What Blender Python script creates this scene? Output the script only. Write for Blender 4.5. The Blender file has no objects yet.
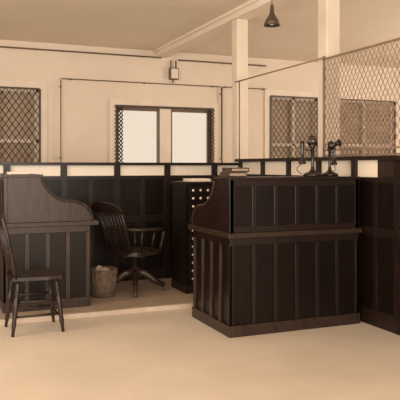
import bpy, bmesh, math, random
from mathutils import Vector, Matrix
random.seed(4)
S=bpy.context.scene
S.view_settings.view_transform='Standard'
# ---------------------------------------------------------------- materials
def mat(name,c1,c2=None,rough=0.6,scale=4,stretch=(1,1,1),metal=0,bump=0.0,spec=0.5,detail=6):
    m=bpy.data.materials.new(name); m.use_nodes=True
    n=m.node_tree.nodes; l=m.node_tree.links
    b=n['Principled BSDF']; b.inputs['Roughness'].default_value=rough
    b.inputs['Metallic'].default_value=metal
    b.inputs['Specular IOR Level'].default_value=spec
    if c2 is None: c2=tuple(v*0.85 for v in c1)
    tc=n.new('ShaderNodeTexCoord'); mp=n.new('ShaderNodeMapping'); mp.inputs['Scale'].default_value=stretch
    nz=n.new('ShaderNodeTexNoise'); nz.inputs['Scale'].default_value=scale; nz.inputs['Detail'].default_value=detail
    cr=n.new('ShaderNodeValToRGB')
    cr.color_ramp.elements[0].position=0.35; cr.color_ramp.elements[1].position=0.68
    cr.color_ramp.elements[0].color=(*c2,1); cr.color_ramp.elements[1].color=(*c1,1)
    l.new(tc.outputs['Object'],mp.inputs['Vector']); l.new(mp.outputs[0],nz.inputs['Vector'])
    l.new(nz.outputs['Fac'],cr.inputs[0]); l.new(cr.outputs[0],b.inputs['Base Color'])
    if bump>0:
        bp=n.new('ShaderNodeBump'); bp.inputs['Strength'].default_value=bump
        l.new(nz.outputs['Fac'],bp.inputs['Height']); l.new(bp.outputs[0],b.inputs['Normal'])
    return m
M={}
M['wall']=mat('plaster_wall',(0.74,0.645,0.535),(0.69,0.595,0.49),0.9,1.3,bump=0.05)
M['ceil']=mat('plaster_ceiling',(0.82,0.725,0.61),(0.78,0.685,0.57),0.9,1.0)
M['floor']=mat('linoleum_floor',(0.61,0.525,0.43),(0.54,0.46,0.37),0.6,1.8,bump=0.03,detail=9)
M['plat']=mat('worn_boards',(0.40,0.305,0.225),(0.28,0.21,0.15),0.6,5,(1,8,1))
M['edge']=mat('step_edge',(0.56,0.46,0.36),(0.45,0.36,0.28),0.6,6)
M['wood']=mat('dark_oak',(0.019,0.010,0.007),(0.009,0.005,0.0035),0.30,7,(6,6,0.7),spec=0.3)
M['woodp']=mat('dark_oak_panel',(0.010,0.0055,0.004),(0.005,0.003,0.002),0.30,9,(7,7,0.6),spec=0.22)
M['wood2']=mat('worn_oak',(0.042,0.024,0.015),(0.018,0.010,0.007),0.36,7,(6,6,0.7),spec=0.35)  # lighter oak: worn parts, and highlights painted onto the desk ends
M['chair']=mat('chair_wood',(0.030,0.017,0.011),(0.012,0.007,0.005),0.35,9,(5,5,1),spec=.4)
M['trim']=mat('painted_trim',(0.76,0.665,0.555),(0.70,0.605,0.505),0.6,3)
M['frame']=mat('window_brown_paint',(0.18,0.115,0.075),(0.13,0.085,0.055),0.5,5)
M['dimpane']=mat('dim_window_sheet',(0.50,0.40,0.30),(0.42,0.33,0.25),0.9,2)  # tan sheet added behind the mesh to make those windows dim
M['iron']=mat('iron_wire',(0.08,0.052,0.034),(0.05,0.03,0.02),0.45,9)
M['wirel']=mat('pale_wire',(0.26,0.18,0.12),(0.2,0.135,0.09),0.5,9)
M['black']=mat('black_enamel',(0.018,0.011,0.008),(0.01,0.006,0.004),0.25,9)
M['ivory']=mat('porcelain',(0.85,0.75,0.62),None,0.3,9)
M['paper']=mat('paper',(0.85,0.75,0.62),(0.75,0.65,0.53),0.8,9)
M['gappane']=mat('bright_gap_pane',(0.84,0.75,0.63),(0.74,0.65,0.54),0.35,1.5)  # opaque pale panes, added to brighten the gap under the rail
M['book']=mat('ledger_cloth',(0.06,0.036,0.024),(0.035,0.02,0.014),0.7,12)
M['wick']=mat('wicker',(0.17,0.115,0.078),(0.09,0.058,0.038),0.7,25)
M['scrap']=mat('waste_paper',(0.42,0.33,0.25),(0.25,0.18,0.13),0.8,18)
M['leather']=mat('leather',(0.04,0.02,0.012),(0.02,0.01,0.006),0.4,20,bump=0.1)
mi={k:i for i,k in enumerate(M)}
# ---------------------------------------------------------------- mesh builder
class Bd:
    def __init__(s): s.bm=bmesh.new()
    def box(s,x0,x1,y0,y1,z0,z1,m,mx=None):
        P=[Vector((x,y,z)) for z in (z0,z1) for y in (y0,y1) for x in (x0,x1)]
        if mx: P=[mx@p for p in P]
        v=[s.bm.verts.new(p) for p in P]
        for f in ((0,2,3,1),(4,5,7,6),(0,1,5,4),(2,6,7,3),(0,4,6,2),(1,3,7,5)):
            fc=s.bm.faces.new([v[i] for i in f]); fc.material_index=mi[m]
    def tube(s,pts,rad,m,n=10,smooth=True,sc=(1,1)):
        pts=[Vector(p) for p in pts]
        if not hasattr(rad,'__len__'): rad=[rad]*len(pts)
        rings=[]
        for i,p in enumerate(pts):
            d=(pts[min(i+1,len(pts)-1)]-pts[max(i-1,0)]).normalized()
            a=Vector((0,0,1)) if abs(d.z)<0.9 else Vector((1,0,0))
            u=d.cross(a).normalized(); w=d.cross(u).normalized()
            rings.append([s.bm.verts.new(p+u*math.cos(t)*rad[i]*sc[0]+w*math.sin(t)*rad[i]*sc[1]) for t in [2*math.pi*k/n for k in range(n)]])
        for a,b in zip(rings,rings[1:]):
            for k in range(n):
                f=s.bm.faces.new((a[k],a[(k+1)%n],b[(k+1)%n],b[k])); f.material_index=mi[m]; f.smooth=smooth
        for r in (rings[0],rings[-1]):
            f=s.bm.faces.new(r); f.material_index=mi[m]
    def turned(s,p0,p1,prof,m,n=12):
        p0=Vector(p0);p1=Vector(p1)
        s.tube([p0.lerp(p1,t) for t,_ in prof],[r for _,r in prof],m,n)
    def lathe(s,prof,m,c=(0,0,0),n=24,mx=None):
        rings=[]
        for r,z in prof:
            ring=[]
            for k in range(n):
                t=2*math.pi*k/n; p=Vector((c[0]+r*math.cos(t),c[1]+r*math.sin(t),c[2]+z))
                if mx: p=mx@p
                ring.append(s.bm.verts.new(p))
            rings.append(ring)
        for a,b in zip(rings,rings[1:]):
            for k in range(n):
                f=s.bm.faces.new((a[k],a[(k+1)%n],b[(k+1)%n],b[k])); f.material_index=mi[m]; f.smooth=True
    def prism(s,poly,axis,a0,a1,m):
        def P(p,a):
            return {'x':(a,p[0],p[1]),'y':(p[0],a,p[1]),'z':(p[0],p[1],a)}[axis]
        A=[s.bm.verts.new(P(p,a0)) for p in poly]; B=[s.bm.verts.new(P(p,a1)) for p in poly]
        for f in (A,B[::-1]):
            fc=s.bm.faces.new(f); fc.material_index=mi[m]
        n=len(poly)
        for k in range(n):
            fc=s.bm.faces.new((A[k],B[k],B[(k+1)%n],A[(k+1)%n])); fc.material_index=mi[m]
    def lattice(s,plane,c,u0,u1,z0,z1,du,dz,t,m):
        k=dz/du
        def seg(a,b,off):
            if plane=='x': p=[Vector((c+off,a[0],a[1])),Vector((c+off,b[0],b[1]))]
            else: p=[Vector((a[0],c+off,a[1])),Vector((b[0],c+off,b[1]))]
            s.tube(p,t,m,4,False)
        W=u1-u0;H=z1-z0
        n0=-int(H/dz)-1; n1=int(W/du)+1
        for i in range(n0,n1+1):
            us=u0+i*du
            a=max(u0,us); b=min(u1,us+H/k)
            if b-a>1e-3:
                seg((a,z0+k*(a-us)),(b,z0+k*(b-us)),t*0.8)
                seg((u0+u1-a,z0+k*(a-us)),(u0+u1-b,z0+k*(b-us)),-t*0.8)
    def obj(s,name,loc=(0,0,0),rz=0,bevel=0):
        bmesh.ops.recalc_face_normals(s.bm,faces=s.bm.faces)
        me=bpy.data.meshes.new(name)
        used=sorted({f.material_index for f in s.bm.faces}); mp={u:i for i,u in enumerate(used)}
        keys=list(M)
        for f in s.bm.faces: f.material_index=mp[f.material_index]
        s.bm.to_mesh(me); s.bm.free()
        for u in used: me.materials.append(M[keys[u]])
        o=bpy.data.objects.new(name,me); S.collection.objects.link(o)
        o.location=loc; o.rotation_euler=(0,0,rz)
        if bevel:
            b=o.modifiers.new('bevel','BEVEL'); b.width=bevel; b.segments=2; b.limit_method='ANGLE'
        return o
# ---------------------------------------------------------------- room
CZ=3.30; BY=10.4
XL,XR,YF=-3.0,9.6,-2.0
b=Bd(); b.box(XL,XR,YF,BY+.25,-.1,0,'floor'); b.obj('floor')
b=Bd(); b.box(XL,XR,YF,BY+.25,CZ,CZ+.1,'ceil'); b.obj('ceiling')
wins=[(0.35,1.58,1.0,2.56),(2.83,4.55,.95,2.33),(5.71,6.73,1.0,2.62),(7.12,8.5,1.0,2.62)]
b=Bd()
x=XL
for (a,c,z0,z1) in wins:
    b.box(x,a,BY,BY+.25,0,CZ,'wall'); b.box(a,c,BY,BY+.25,0,z0,'wall'); b.box(a,c,BY,BY+.25,z1,CZ,'wall'); x=c
b.box(x,XR,BY,BY+.25,0,CZ,'wall'); b.obj('wall_back')
b=Bd(); b.box(XL-.2,XL,YF,BY+.25,0,CZ,'wall'); b.obj('wall_left')
b=Bd(); b.box(XR,XR+.2,YF,BY+.25,0,CZ,'wall'); b.obj('wall_right')
b=Bd(); b.box(XL,XR,BY-.03,BY,0,.2,'trim'); b.obj('baseboard_back')
b=Bd(); b.box(3.50,3.70,YF,BY,3.19,CZ,'ceil'); b.box(3.47,3.73,YF,BY,3.26,CZ,'ceil'); b.obj('ceiling_beam')
for Y,z in ((7.34,0),(5.366,0)):
    b=Bd(); w=.078
    b.box(3.6-w,3.6+w,Y-w,Y+w,z,3.19,'trim'); b.box(3.6-w-.02,3.6+w+.02,Y-w-.02,Y+w+.02,z,z+.2,'trim')
    b.obj('column',bevel=.01)
# windows
for i,(a,c,z0,z1) in enumerate(wins):
    b=Bd()
    bright=(i==1)
    fr='frame' if bright else 'trim'
    cs='trim'
    b.box(a-.12,a,BY-.03,BY,z0-.1,z1+.12,cs); b.box(c,c+.12,BY-.03,BY,z0-.1,z1+.12,cs)
    b.box(a,c,BY-.03,BY,z1,z1+.12,cs); b.box(a-.16,c+.16,BY-.07,BY,z0-.06,z0,cs)
    y0,y1=BY+.02,BY+.1
    b.box(a,a+.05,y0,y1,z0,z1,fr); b.box(c-.05,c,y0,y1,z0,z1,fr); b.box(a,c,y0,y1,z1-.05,z1,fr); b.box(a,c,y0,y1,z0,z0+.07,fr)
    mid=(a+c)/2
    if bright:
        b.box(mid-.10,mid+.10,BY,y1,z0,z1,'trim'); b.box(mid-.125,mid-.10,BY,y1,z0,z1,fr); b.box(mid+.10,mid+.125,BY,y1,z0,z1,fr)
        b.box(a-.03,c+.03,BY-.045,BY-.03,z1-.01,z1+.03,'iron')
        for (p,q) in ((a+.05,mid-.115),(mid+.115,c-.05)):
            b.box(p,q,y0+.02,y1-.02,1.34,1.385,fr)
        for (p,q) in ((a-.03,a+.10),(c-.10,c+.03)):
            b.lattice('y',BY-.045,p,q,z0,z1,.065,.065,.010,'iron')
    else:
        b.box(a+.05,c-.05,BY+.12,BY+.13,z0+.05,z1,'dimpane')  # added sheet hiding the bright sky, so the window looks dim
        b.box(mid-.025,mid+.025,y0,y1,z0,z1,fr); b.box(a,c,y0,y1,1.72,1.77,fr)
        b.box(a-.02,a+.012,BY-.05,BY-.03,z0,z1,'iron'); b.box(c-.012,c+.02,BY-.05,BY-.03,z0,z1,'iron')
        b.box(a,c,BY-.05,BY-.03,z1-.012,z1+.015,'iron')
        b.lattice('y',BY-.04,a,c,z0,z1,.10,.14,.0065,'iron')
    b.obj('window_%d'%(i+1))
for k,(p,q,r) in enumerate((((XL+.05,3.18),(3.60,3.18),.013),((3.90,3.16),(5.6,3.16),.013),((1.93,2.74),(4.69,2.74),.009),((4.75,2.74),(5.6,2.74),.009),((1.91,.22),(1.91,2.74),.008),((4.72,.22),(4.72,2.74),.016))):
    b=Bd(); b.tube([(p[0],BY-.055,p[1]),(q[0],BY-.055,q[1])],r,'frame',8)
    for t in (.05,.5,.95):
        cx=p[0]+(q[0]-p[0])*t; cz=p[1]+(q[1]-p[1])*t
        b.box(cx-.012,cx+.012,BY-.058,BY-.002,cz-.012,cz+.012,'frame')
    b.obj('conduit_%d'%(k+1))  # conduit runs on the back wall, with their clips
b=Bd()
b.box(3.75,3.90,BY-.09,BY-.002,2.82,3.02,'frame'); b.box(3.765,3.885,BY-.10,BY-.09,2.84,3.0,'trim')
b.tube([(3.78,BY-.03,3.02),(3.78,BY-.03,3.15)],.012,'iron',8); b.tube([(3.87,BY-.03,3.02),(3.87,BY-.03,3.15)],.012,'iron',8)
b.tube([(3.82,BY-.03,2.77),(3.82,BY-.03,2.82)],.012,'iron',8); b.obj('electrical_box')
# platform
b=Bd(); b.box(XL,3.44,5.76,7.28,0,.036,'plat'); b.box(XL,3.44,5.72,5.76,0,.04,'edge'); b.obj('floor_platform')
PZ=.0365
# ---------------------------------------------------------------- partitions
b=Bd(); Y=7.15
b.box(-2.0,3.50,Y+.02,Y+.045,PZ,1.24,'woodp')
b.box(-2.0,3.50,Y+.028,Y+.036,1.24,1.36,'gappane')  # pale strip added so the gap under the rail looks brighter
b.box(-2.0,3.50,Y,Y+.06,PZ,.16,'wood'); b.box(-2.0,3.50,Y,Y+.06,.70,.78,'wood'); b.box(-2.0,3.50,Y-.01,Y+.07,1.20,1.235,'wood')
b.box(-2.0,3.50,Y-.03,Y+.09,1.358,1.39,'wood')
xs=1.354-.605*5
while xs<3.5:
    b.box(xs-.035,xs+.035,Y-.004,Y+.064,PZ,1.36,'wood')
    b.box(xs+.28,xs+.33,Y+.004,Y+.05,.16,1.2,'wood')
    xs+=.605
b.obj('office_partition')
b=Bd(); X=3.45
b.box(X+.02,X+.04,3.0,7.10,0,1.25,'woodp')
b.box(X,X+.055,3.0,7.10,0,.14,'wood'); b.box(X,X+.055,3.0,7.10,.76,.83,'wood'); b.box(X-.008,X+.06,3.0,7.10,1.21,1.255,'wood')
b.box(X-.03,X+.07,3.0,7.12,1.40,1.435,'wood')
b.box(X+.02,X+.04,3.0,4.45,1.25,1.40,'wood2')
b.box(X+.026,X+.034,4.45,7.1,1.255,1.40,'gappane')  # same added brightening strip along the counter
yy=3.05
while yy<7.1:
    b.box(X-.004,X+.06,yy-.03,yy+.03,0,1.40,'wood'); b.box(X+.006,X+.05,yy+.26,yy+.30,.14,1.21,'wood'); yy+=.57
b.obj('counter_partition')
# wire screen
b=Bd(); X=3.47
b.lattice('x',X,3.05,5.24,1.50,2.37,.058,.092,.0042,'wirel')
for z in (1.447,1.50,2.37): b.box(X-.010,X+.010,3.0,5.26,z-.008,z+.008,'wirel')
for y in (3.02,4.1,5.25): b.box(X-.010,X+.010,y-.010,y+.010,1.436,2.40,'wirel')
b.tube([(X,5.25,2.385),(X,7.2,2.385)],.008,'wirel',6)
b.tube([(X,7.09,1.436),(X,7.09,2.385)],.008,'wirel',6)
b.obj('wire_screen')
# ---------------------------------------------------------------- rolltop desk
SC=[(0,0),(.05,.13),(.12,.28),(.22,.43),(.34,.54),(.46,.595),(.58,.61),(.70,.63),(.82,.69),(.91,.79),(.97,.91),(1,1)]
def rolltop(name,W,D,H,ZD,np_,loc,rz,sidepan,lean=0.30,body=None):
    """roll raised: tambour stored behind, pigeonholes visible from the user side"""
    b=Bd()
    r=.016
    body=body or 'wood'
    D2=D-.06
    b.box(r,W-r,r,D2-r,.02,ZD-.04,'woodp')
    b.box(-.008,W+.008,-.008,D2+.004,0,.09,'wood2'); b.box(0,W,0,D2,ZD-.10,ZD-.04,body)
    b.box(-.02,W+.02,-.02,D+.02,ZD-.04,ZD,'wood2')
    def back_face(z0,z1):
        for i in range(np_+1):
            x=i*(W-.035)/np_
            b.box(x,x+.035,0,.022,z0,z1,body)
    back_face(.09,ZD-.10)
    for xx in (0,W-.02):
        for i in range(sidepan+1):
            y=i*(D2-.04)/sidepan
            b.box(xx,xx+.02,y,y+.04,.09,ZD-.10,'wood2')  # end stiles lighter: wear, plus glossy highlights put into the colour
    for k in range(4):
        z=.12+k*(ZD-.25)/4
        for (p,q) in ((.05,W*.3),(W*.7,W-.05)):
            b.box(p,q,D2-.02,D2+.008,z,z+(ZD-.25)/4-.02,body)
            b.tube([((p+q)/2-.04,D2+.02,z+.06),((p+q)/2+.04,D2+.02,z+.06)],.008,'iron',6)
    T=D*lean
    def prof(ins,z0):
        P=[(ins,z0),(ins,H-.02-ins)]
        for (t,d) in SC:
            P.append((T+(D-.03-T)*t-ins,(H-.02)+(ZD+.06-(H-.02))*d-ins))
        P.append((D-.03-ins,z0))
        return P
    for xx in (0.005,W-.035): b.prism(prof(0,ZD),'x',xx,xx+.03,body)
    # back board, pigeonhole unit
    b.box(.035,W-.035,.005,.02,ZD,H-.02,'woodp')
    n=8; zt=H-.03
    for i in range(n+1):
        x=.035+(W-.07-.012)*i/n
        b.box(x,x+.012,.02,T-.02,ZD,zt,'wood2')
    for q in range(4):
        z=ZD+(zt-ZD-.01)*q/3; b.box(.035,W-.035,.02,T-.02,z,z+.010,'wood2')
    for i in range(n):
        x=.035+(W-.07-.012)*(i+.5)/n
        if i%3!=1: b.box(x-.04,x+.03,.03,T-.05,ZD+.012,ZD+.012+.02+.02*(i%3),'paper')
    # first tambour slats showing under the top
    for q in range(4):
        (y0,z0),(y1,z1)=prof(.016,ZD)[2+q//2],prof(.016,ZD)[3+q//2]
        t=.25+.5*(q%2)
        b.tube([(.035,y0+(y1-y0)*t,z0+(z1-z0)*t),(W-.035,y0+(y1-y0)*t,z0+(z1-z0)*t)],.012,body,6)
    pts=prof(.012,ZD)[2:-1]
    for xx in (0.0,W): b.tube([(xx,p[0],p[1]) for p in pts],.013,'wood2',6)
    b.box(-.012,W+.012,-.012,T+.01,H-.022,H,body)
    b.box(0,W,0,.022,ZD,ZD+.05,body); b.box(0,W,0,.022,H-.075,H-.02,body); back_face(ZD+.05,H-.07)
    for xx in (-.003,W-.017): b.box(xx,xx+.02,0,.035,ZD,H-.02,body); 
    return b.obj(name,loc,rz,bevel=.003)
rolltop('rolltop_desk',1.22,.84,1.26,.82,6,(2.17,4.60,0),0,4,lean=.36)
rolltop('rolltop_desk',1.06,.84,1.235,.80,5,(.60,7.06,PZ),-math.pi/2,4,lean=.40,body='wood2')
# ---------------------------------------------------------------- card index cabinet
b=Bd(); x0,x1,y0,y1=2.43,3.42,6.2,6.62
b.box(x0,x1,y0+.012,y1,PZ,1.16,'woodp'); b.box(x0-.015,x1,y0-.015,y1+.01,1.16,1.185,'wood'); b.box(x0-.012,x1,y0-.01,y1,PZ,.12,'wood')
p=.083
for c in range(11):
    for r_ in range(12):
        if (x0+.03+(c+1)*p)>x1: continue
        z=1.14-(r_+1)*p
        xx=x0+.03+c*p
        b.box(xx+.004,xx+p-.004,y0,y0+.02,z+.004,z+p-.004,'wood')
        b.lathe([(0.001,0),(.011,.004),(.014,.012),(.008,.018),(.005,.024)],'ivory',n=10,mx=Matrix.Translation((xx+p/2,y0-.022,z+p/2))@Matrix.Rotation(-math.pi/2,4,'X'))
b.obj('card_index_cabinet')
b=Bd()
for k in range(5):
    o=random.uniform(-.015,.015); b.box(2.52+o,2.74+o,6.26-o,6.5,1.187+k*.006,1.1925+k*.006,'paper')
b.obj('paper_stack')
b=Bd()
for k in range(4):
    o=random.uniform(-.015,.015); b.box(.66+o,.84+o,6.15-o,6.40,PZ+1.236+k*.006,PZ+1.2415+k*.006,'paper')
b.obj('paper_stack')
b=Bd(); z=1.261
for k,(dx,h) in enumerate(((.0,.04),(.02,.035))):
    b.box(2.20+dx,2.36+dx,4.68,4.86,z,z+h,'book'); b.box(2.206+dx,2.35+dx,4.675,4.679,z+.01,z+h-.01,'scrap'); z+=h+.001
b.obj('ledger_stack')
# ---------------------------------------------------------------- telephones
def phone(x,y,z,rz,s=1):
    b=Bd()
    b.lathe([(0.001,0),(.068,0),(.07,.012),(.062,.022),(.03,.032),(.016,.05),(.012,.08),(.012,.2),(.02,.21),(.018,.235),(.008,.245),(.001,.246)],'black',n=24)
    mx=Matrix.Translation((0,-.015,.25))@Matrix.Rotation(math.radians(75),4,'X')
    b.lathe([(.001,-.02),(.03,-.02),(.036,-.01),(.036,.012),(.02,.02),(.014,.035),(.02,.055),(.034,.075),(.030,.073),(.012,.05),(.001,.045)],'black',n=20,mx=mx)
    b.tube([(0,0,.19),(.04,0,.192),(.065,0,.20)],.005,'black',8)
    b.turned((.075,0,.09),(.075,0,.255),[(0,.026),(.08,.028),(.16,.016),(.5,.012),(.85,.016),(1,.018)],'black')
    pts=[(.075+.0,0,.09)]+[(.075+.04*math.sin(t*math.pi),.02*t,.09-.075*t) for t in (.2,.4,.6,.8,1.)]
    b.tube(pts,.003,'black',6)
    o=b.obj('candlestick_telephone',(x,y,z),rz); o.scale=(s,s,s)
phone(3.03,4.76,1.261,2.6,1.18); phone(3.23,4.80,1.261,.5,1.08)
# ---------------------------------------------------------------- pendant lamp
b=Bd()
b.tube([(0,0,0),(0,0,-.47)],.004,'black',6)
b.lathe([(0.001,0),(.035,0),(.03,-.02),(.006,-.035)],'black',n=20)
b.lathe([(.005,-.45),(.016,-.46),(.02,-.50),(.022,-.54),(.035,-.56),(.06,-.60),(.078,-.65),(.075,-.65),(.057,-.602),(.03,-.565),(.015,-.55)],'iron',n=28)
b.lathe([(.012,-.55),(.02,-.58),(.03,-.61),(.025,-.635),(.001,-.645)],'ivory',n=18)
b.obj('pendant_lamp',(2.92,5.28,CZ))
# ---------------------------------------------------------------- side chair (faces +X)
b=Bd()
seat=[(-.20,-.17),(-.10,-.19),(.08,-.21),(.19,-.20),(.225,-.12),(.23,0),(.225,.12),(.19,.20),(.08,.21),(-.10,.19),(-.20,.17)]
b.prism(seat,'z',.435,.462,'chair')
turn=[(0,.014),(.1,.017),(.25,.020),(.32,.013),(.36,.021),(.5,.022),(.7,.016),(.78,.020),(.9,.013),(1,.012)]
L={}
for sx,sy in ((1,1),(1,-1),(-1,1),(-1,-1)):
    t=(.15*sx,.145*sy,.437); f=(.20*sx,.18*sy,0); L[sx,sy]=(Vector(t),Vector(f)); b.turned(t,f,turn,'chair')
def at(k,t): return L[k][0].lerp(L[k][1],t)
for t in (.45,.72):
    b.tube([at((1,1),t),at((1,-1),t)],[.010,.010],'chair',8); 
for sy in (1,-1):
    for t in (.4,.66): b.tube([at((1,sy),t),at((-1,sy),t)],.009,'chair',8)
b.tube([at((-1,1),.5),at((-1,-1),.5)],.009,'chair',8)
for sy in (1,-1):
    b.turned((-.17,.165*sy,.45),(-.275,.19*sy,.97),[(0,.013),(.2,.017),(.3,.011),(.6,.015),(1,.011)],'chair')
for k in range(5):
    y=(-2+k)*.058; b.tube([(-.175,y*.95,.455),(-.225,y*1.02,.66),(-.262,y*1.1,.90)],[.007,.009,.006],'chair',8)
N=10
for i in range(N):
    a=-1+2*i/N; c=-1+2*(i+1)/N
    def pp(u,zz): return Vector((-.262-.02*(1-u*u)-(zz-.90)*.24, .205*u, zz-.015*(u*u)))
    vs=[]
    for u in (a,c):
        for zz in (.88,.95):
            for off in (0,-.018): vs.append(b.bm.verts.new(pp(u,zz)+Vector((off,0,0))))
    for f in ((0,1,3,2),(4,6,7,5),(0,4,5,1),(2,3,7,6),(0,2,6,4),(1,5,7,3)):
        fc=b.bm.faces.new([vs[q] for q in f]); fc.material_index=mi['chair']
b.tube([(-.222,-.17,.66),(-.235,0,.665),(-.222,.17,.66)],.009,'chair',8)
b.obj('side_chair',(.79,5.47,0),.04)
# ---------------------------------------------------------------- swivel armchair (faces +X)
b=Bd()
for k in range(4):
    a=math.pi/4+k*math.pi/2+.2
    d=Vector((math.cos(a),math.sin(a),0))
    b.tube([d*.02+Vector((0,0,.20)),d*.10+Vector((0,0,.19)),d*.2+Vector((0,0,.115)),d*.31+Vector((0,0,.062))],[.036,.034,.028,.022],'wood2',10,sc=(.8,1.15))
    b.lathe([(.001,0),(.018,.002),(.022,.022),(.018,.042),(.001,.044)],'iron',c=(d.x*.305,d.y*.305,0),n=12)
    b.tube([d*.305+Vector((0,0,.03)),d*.305+Vector((0,0,.07))],.008,'iron',8)
b.lathe([(.001,.14),(.045,.14),(.05,.19),(.04,.25),(.022,.26),(.02,.38),(.001,.38)],'wood2',n=20)
b.box(-.13,.13,-.03,.03,.37,.40,'iron'); b.box(-.03,.03,-.13,.13,.37,.40,'iron')
b.tube([(-.12,0,.38),(-.18,0,.33),(-.05,0,.30)],.008,'iron',8)
seat=[(.24*math.copysign(abs(math.cos(t))**.7,math.cos(t)),.25*math.copysign(abs(math.sin(t))**.7,math.sin(t))) for t in [2*math.pi*k/28 for k in range(28)]]
b.prism(seat,'z',.40,.44,'chair')
b.lathe([(.001,.448),(.15,.447),(.20,.44)],'leather',n=24)
bow=[(.20,-.27,.66),(.05,-.29,.665),(-.12,-.27,.67),(-.23,-.17,.675),(-.265,0,.68),(-.23,.17,.675),(-.12,.27,.67),(.05,.29,.665),(.20,.27,.66)]
b.tube(bow,.022,'chair',10,sc=(1.3,.7))
for sy in (1,-1):
    b.turned((.16,.22*sy,.43),(.18,.27*sy,.66),[(0,.013),(.3,.02),(.5,.012),(.75,.019),(1,.011)],'chair')
    b.tube([(.04,.225*sy,.43),(.05,.285*sy,.66)],.009,'chair',8)
    b.tube([(-.07,.21*sy,.43),(-.10,.27*sy,.66)],.009,'chair',8)
for k in range(7):
    y=(-3+k)*.055
    b.tube([(-.20,y*.9,.43),(-.255,y,.675),(-.345,y*1.15,.88)],[.008,.010,.007],'chair',8)
for sy in (1,-1): b.tube([(-.2,.19*sy,.43),(-.25,.205*sy,.675),(-.34,.235*sy,.88)],[.013,.015,.012],'chair',8)
N=14
for i in range(N):
    a=-1+2*i/N; c=-1+2*(i+1)/N
    vs=[]
    for u in (a,c):
        for zz in (0,1):
            top=.84 if zz==0 else .92+.03*(1-u*u)-.05*abs(u)**6
            base=Vector((-.325-.03*(1-u*u)-(top-.84)*.4,.275*u,top))
            for off in (0,-.022): vs.append(b.bm.verts.new(base+Vector((off,0,0))))
    for f in ((0,1,3,2),(4,6,7,5),(0,4,5,1),(2,3,7,6),(0,2,6,4),(1,5,7,3)):
        fc=b.bm.faces.new([vs[q] for q in f]); fc.material_index=mi['chair']
b.obj('swivel_armchair',(1.975,6.52,PZ),.32)
# ---------------------------------------------------------------- wastebasket
b=Bd()
b.lathe([(.001,0),(.105,0),(.12,.12),(.135,.27),(.14,.28),(.13,.28),(.11,.1),(.095,.015),(.001,.015)],'wick',n=32)
for k in range(16):
    a=2*math.pi*k/16; b.tube([(.107*math.cos(a),.107*math.sin(a),0.005),(.138*math.cos(a),.138*math.sin(a),.275)],.006,'wick',6)
for z in (.07,.14,.21,.275):
    r=.108+.03*z/.27
    b.tube([(r*math.cos(t),r*math.sin(t),z) for t in [2*math.pi*k/24 for k in range(25)]],.007,'wick',6)
for k in range(7):
    a=random.uniform(0,6.28); rr=random.uniform(0,.07); c=Vector((rr*math.cos(a),rr*math.sin(a),random.uniform(.2,.28)))
    g=bmesh.ops.create_icosphere(b.bm,subdivisions=2,radius=.05)
    for v in g['verts']: v.co=v.co*random.uniform(.7,1.1)+c
    for v in g['verts']:
        for f in v.link_faces: f.material_index=mi['scrap']
b.obj('wastebasket',(1.61,6.40,PZ))
# ---------------------------------------------------------------- light
w=bpy.data.worlds.new('World'); S.world=w; w.use_nodes=True
bg=w.node_tree.nodes['Background']; bg.inputs[0].default_value=(1.0,.84,.67,1); bg.inputs[1].default_value=.87
def area(name,loc,tgt,sx,sy,e,col=(1,.88,.76)):
    l=bpy.data.lights.new(name,'AREA'); l.shape='RECTANGLE'; l.size=sx; l.size_y=sy; l.energy=e; l.color=col
    o=bpy.data.objects.new(name,l); S.collection.objects.link(o); o.location=loc
    o.rotation_euler=(Vector(tgt)-Vector(loc)).to_track_quat('-Z','Y').to_euler()
area('front_fill_light',(0,-1.8,1.6),(3,8,3.2),5,2.4,400)  # added fill from assumed windows behind camera, tilted up to brighten the ceiling
area('side_fill_light',(-2.8,5.0,2.0),(3,8,2.2),4,2.0,210)  # added fill from the left, no window modelled there
area('back_fill_light',(9.4,6.5,2.0),(5,10,2.1),4,2.2,220)  # added fill that brightens the back right, no visible source
# ---------------------------------------------------------------- camera
cd=bpy.data.cameras.new('Camera'); cam=bpy.data.objects.new('Camera',cd); S.collection.objects.link(cam)
cam.location=(0,0,1.35); cam.rotation_euler=(math.pi/2,0,-math.radians(22.6))
cd.sensor_width=36; cd.lens=36*647/400; cd.shift_y=-34/400
S.camera=cam
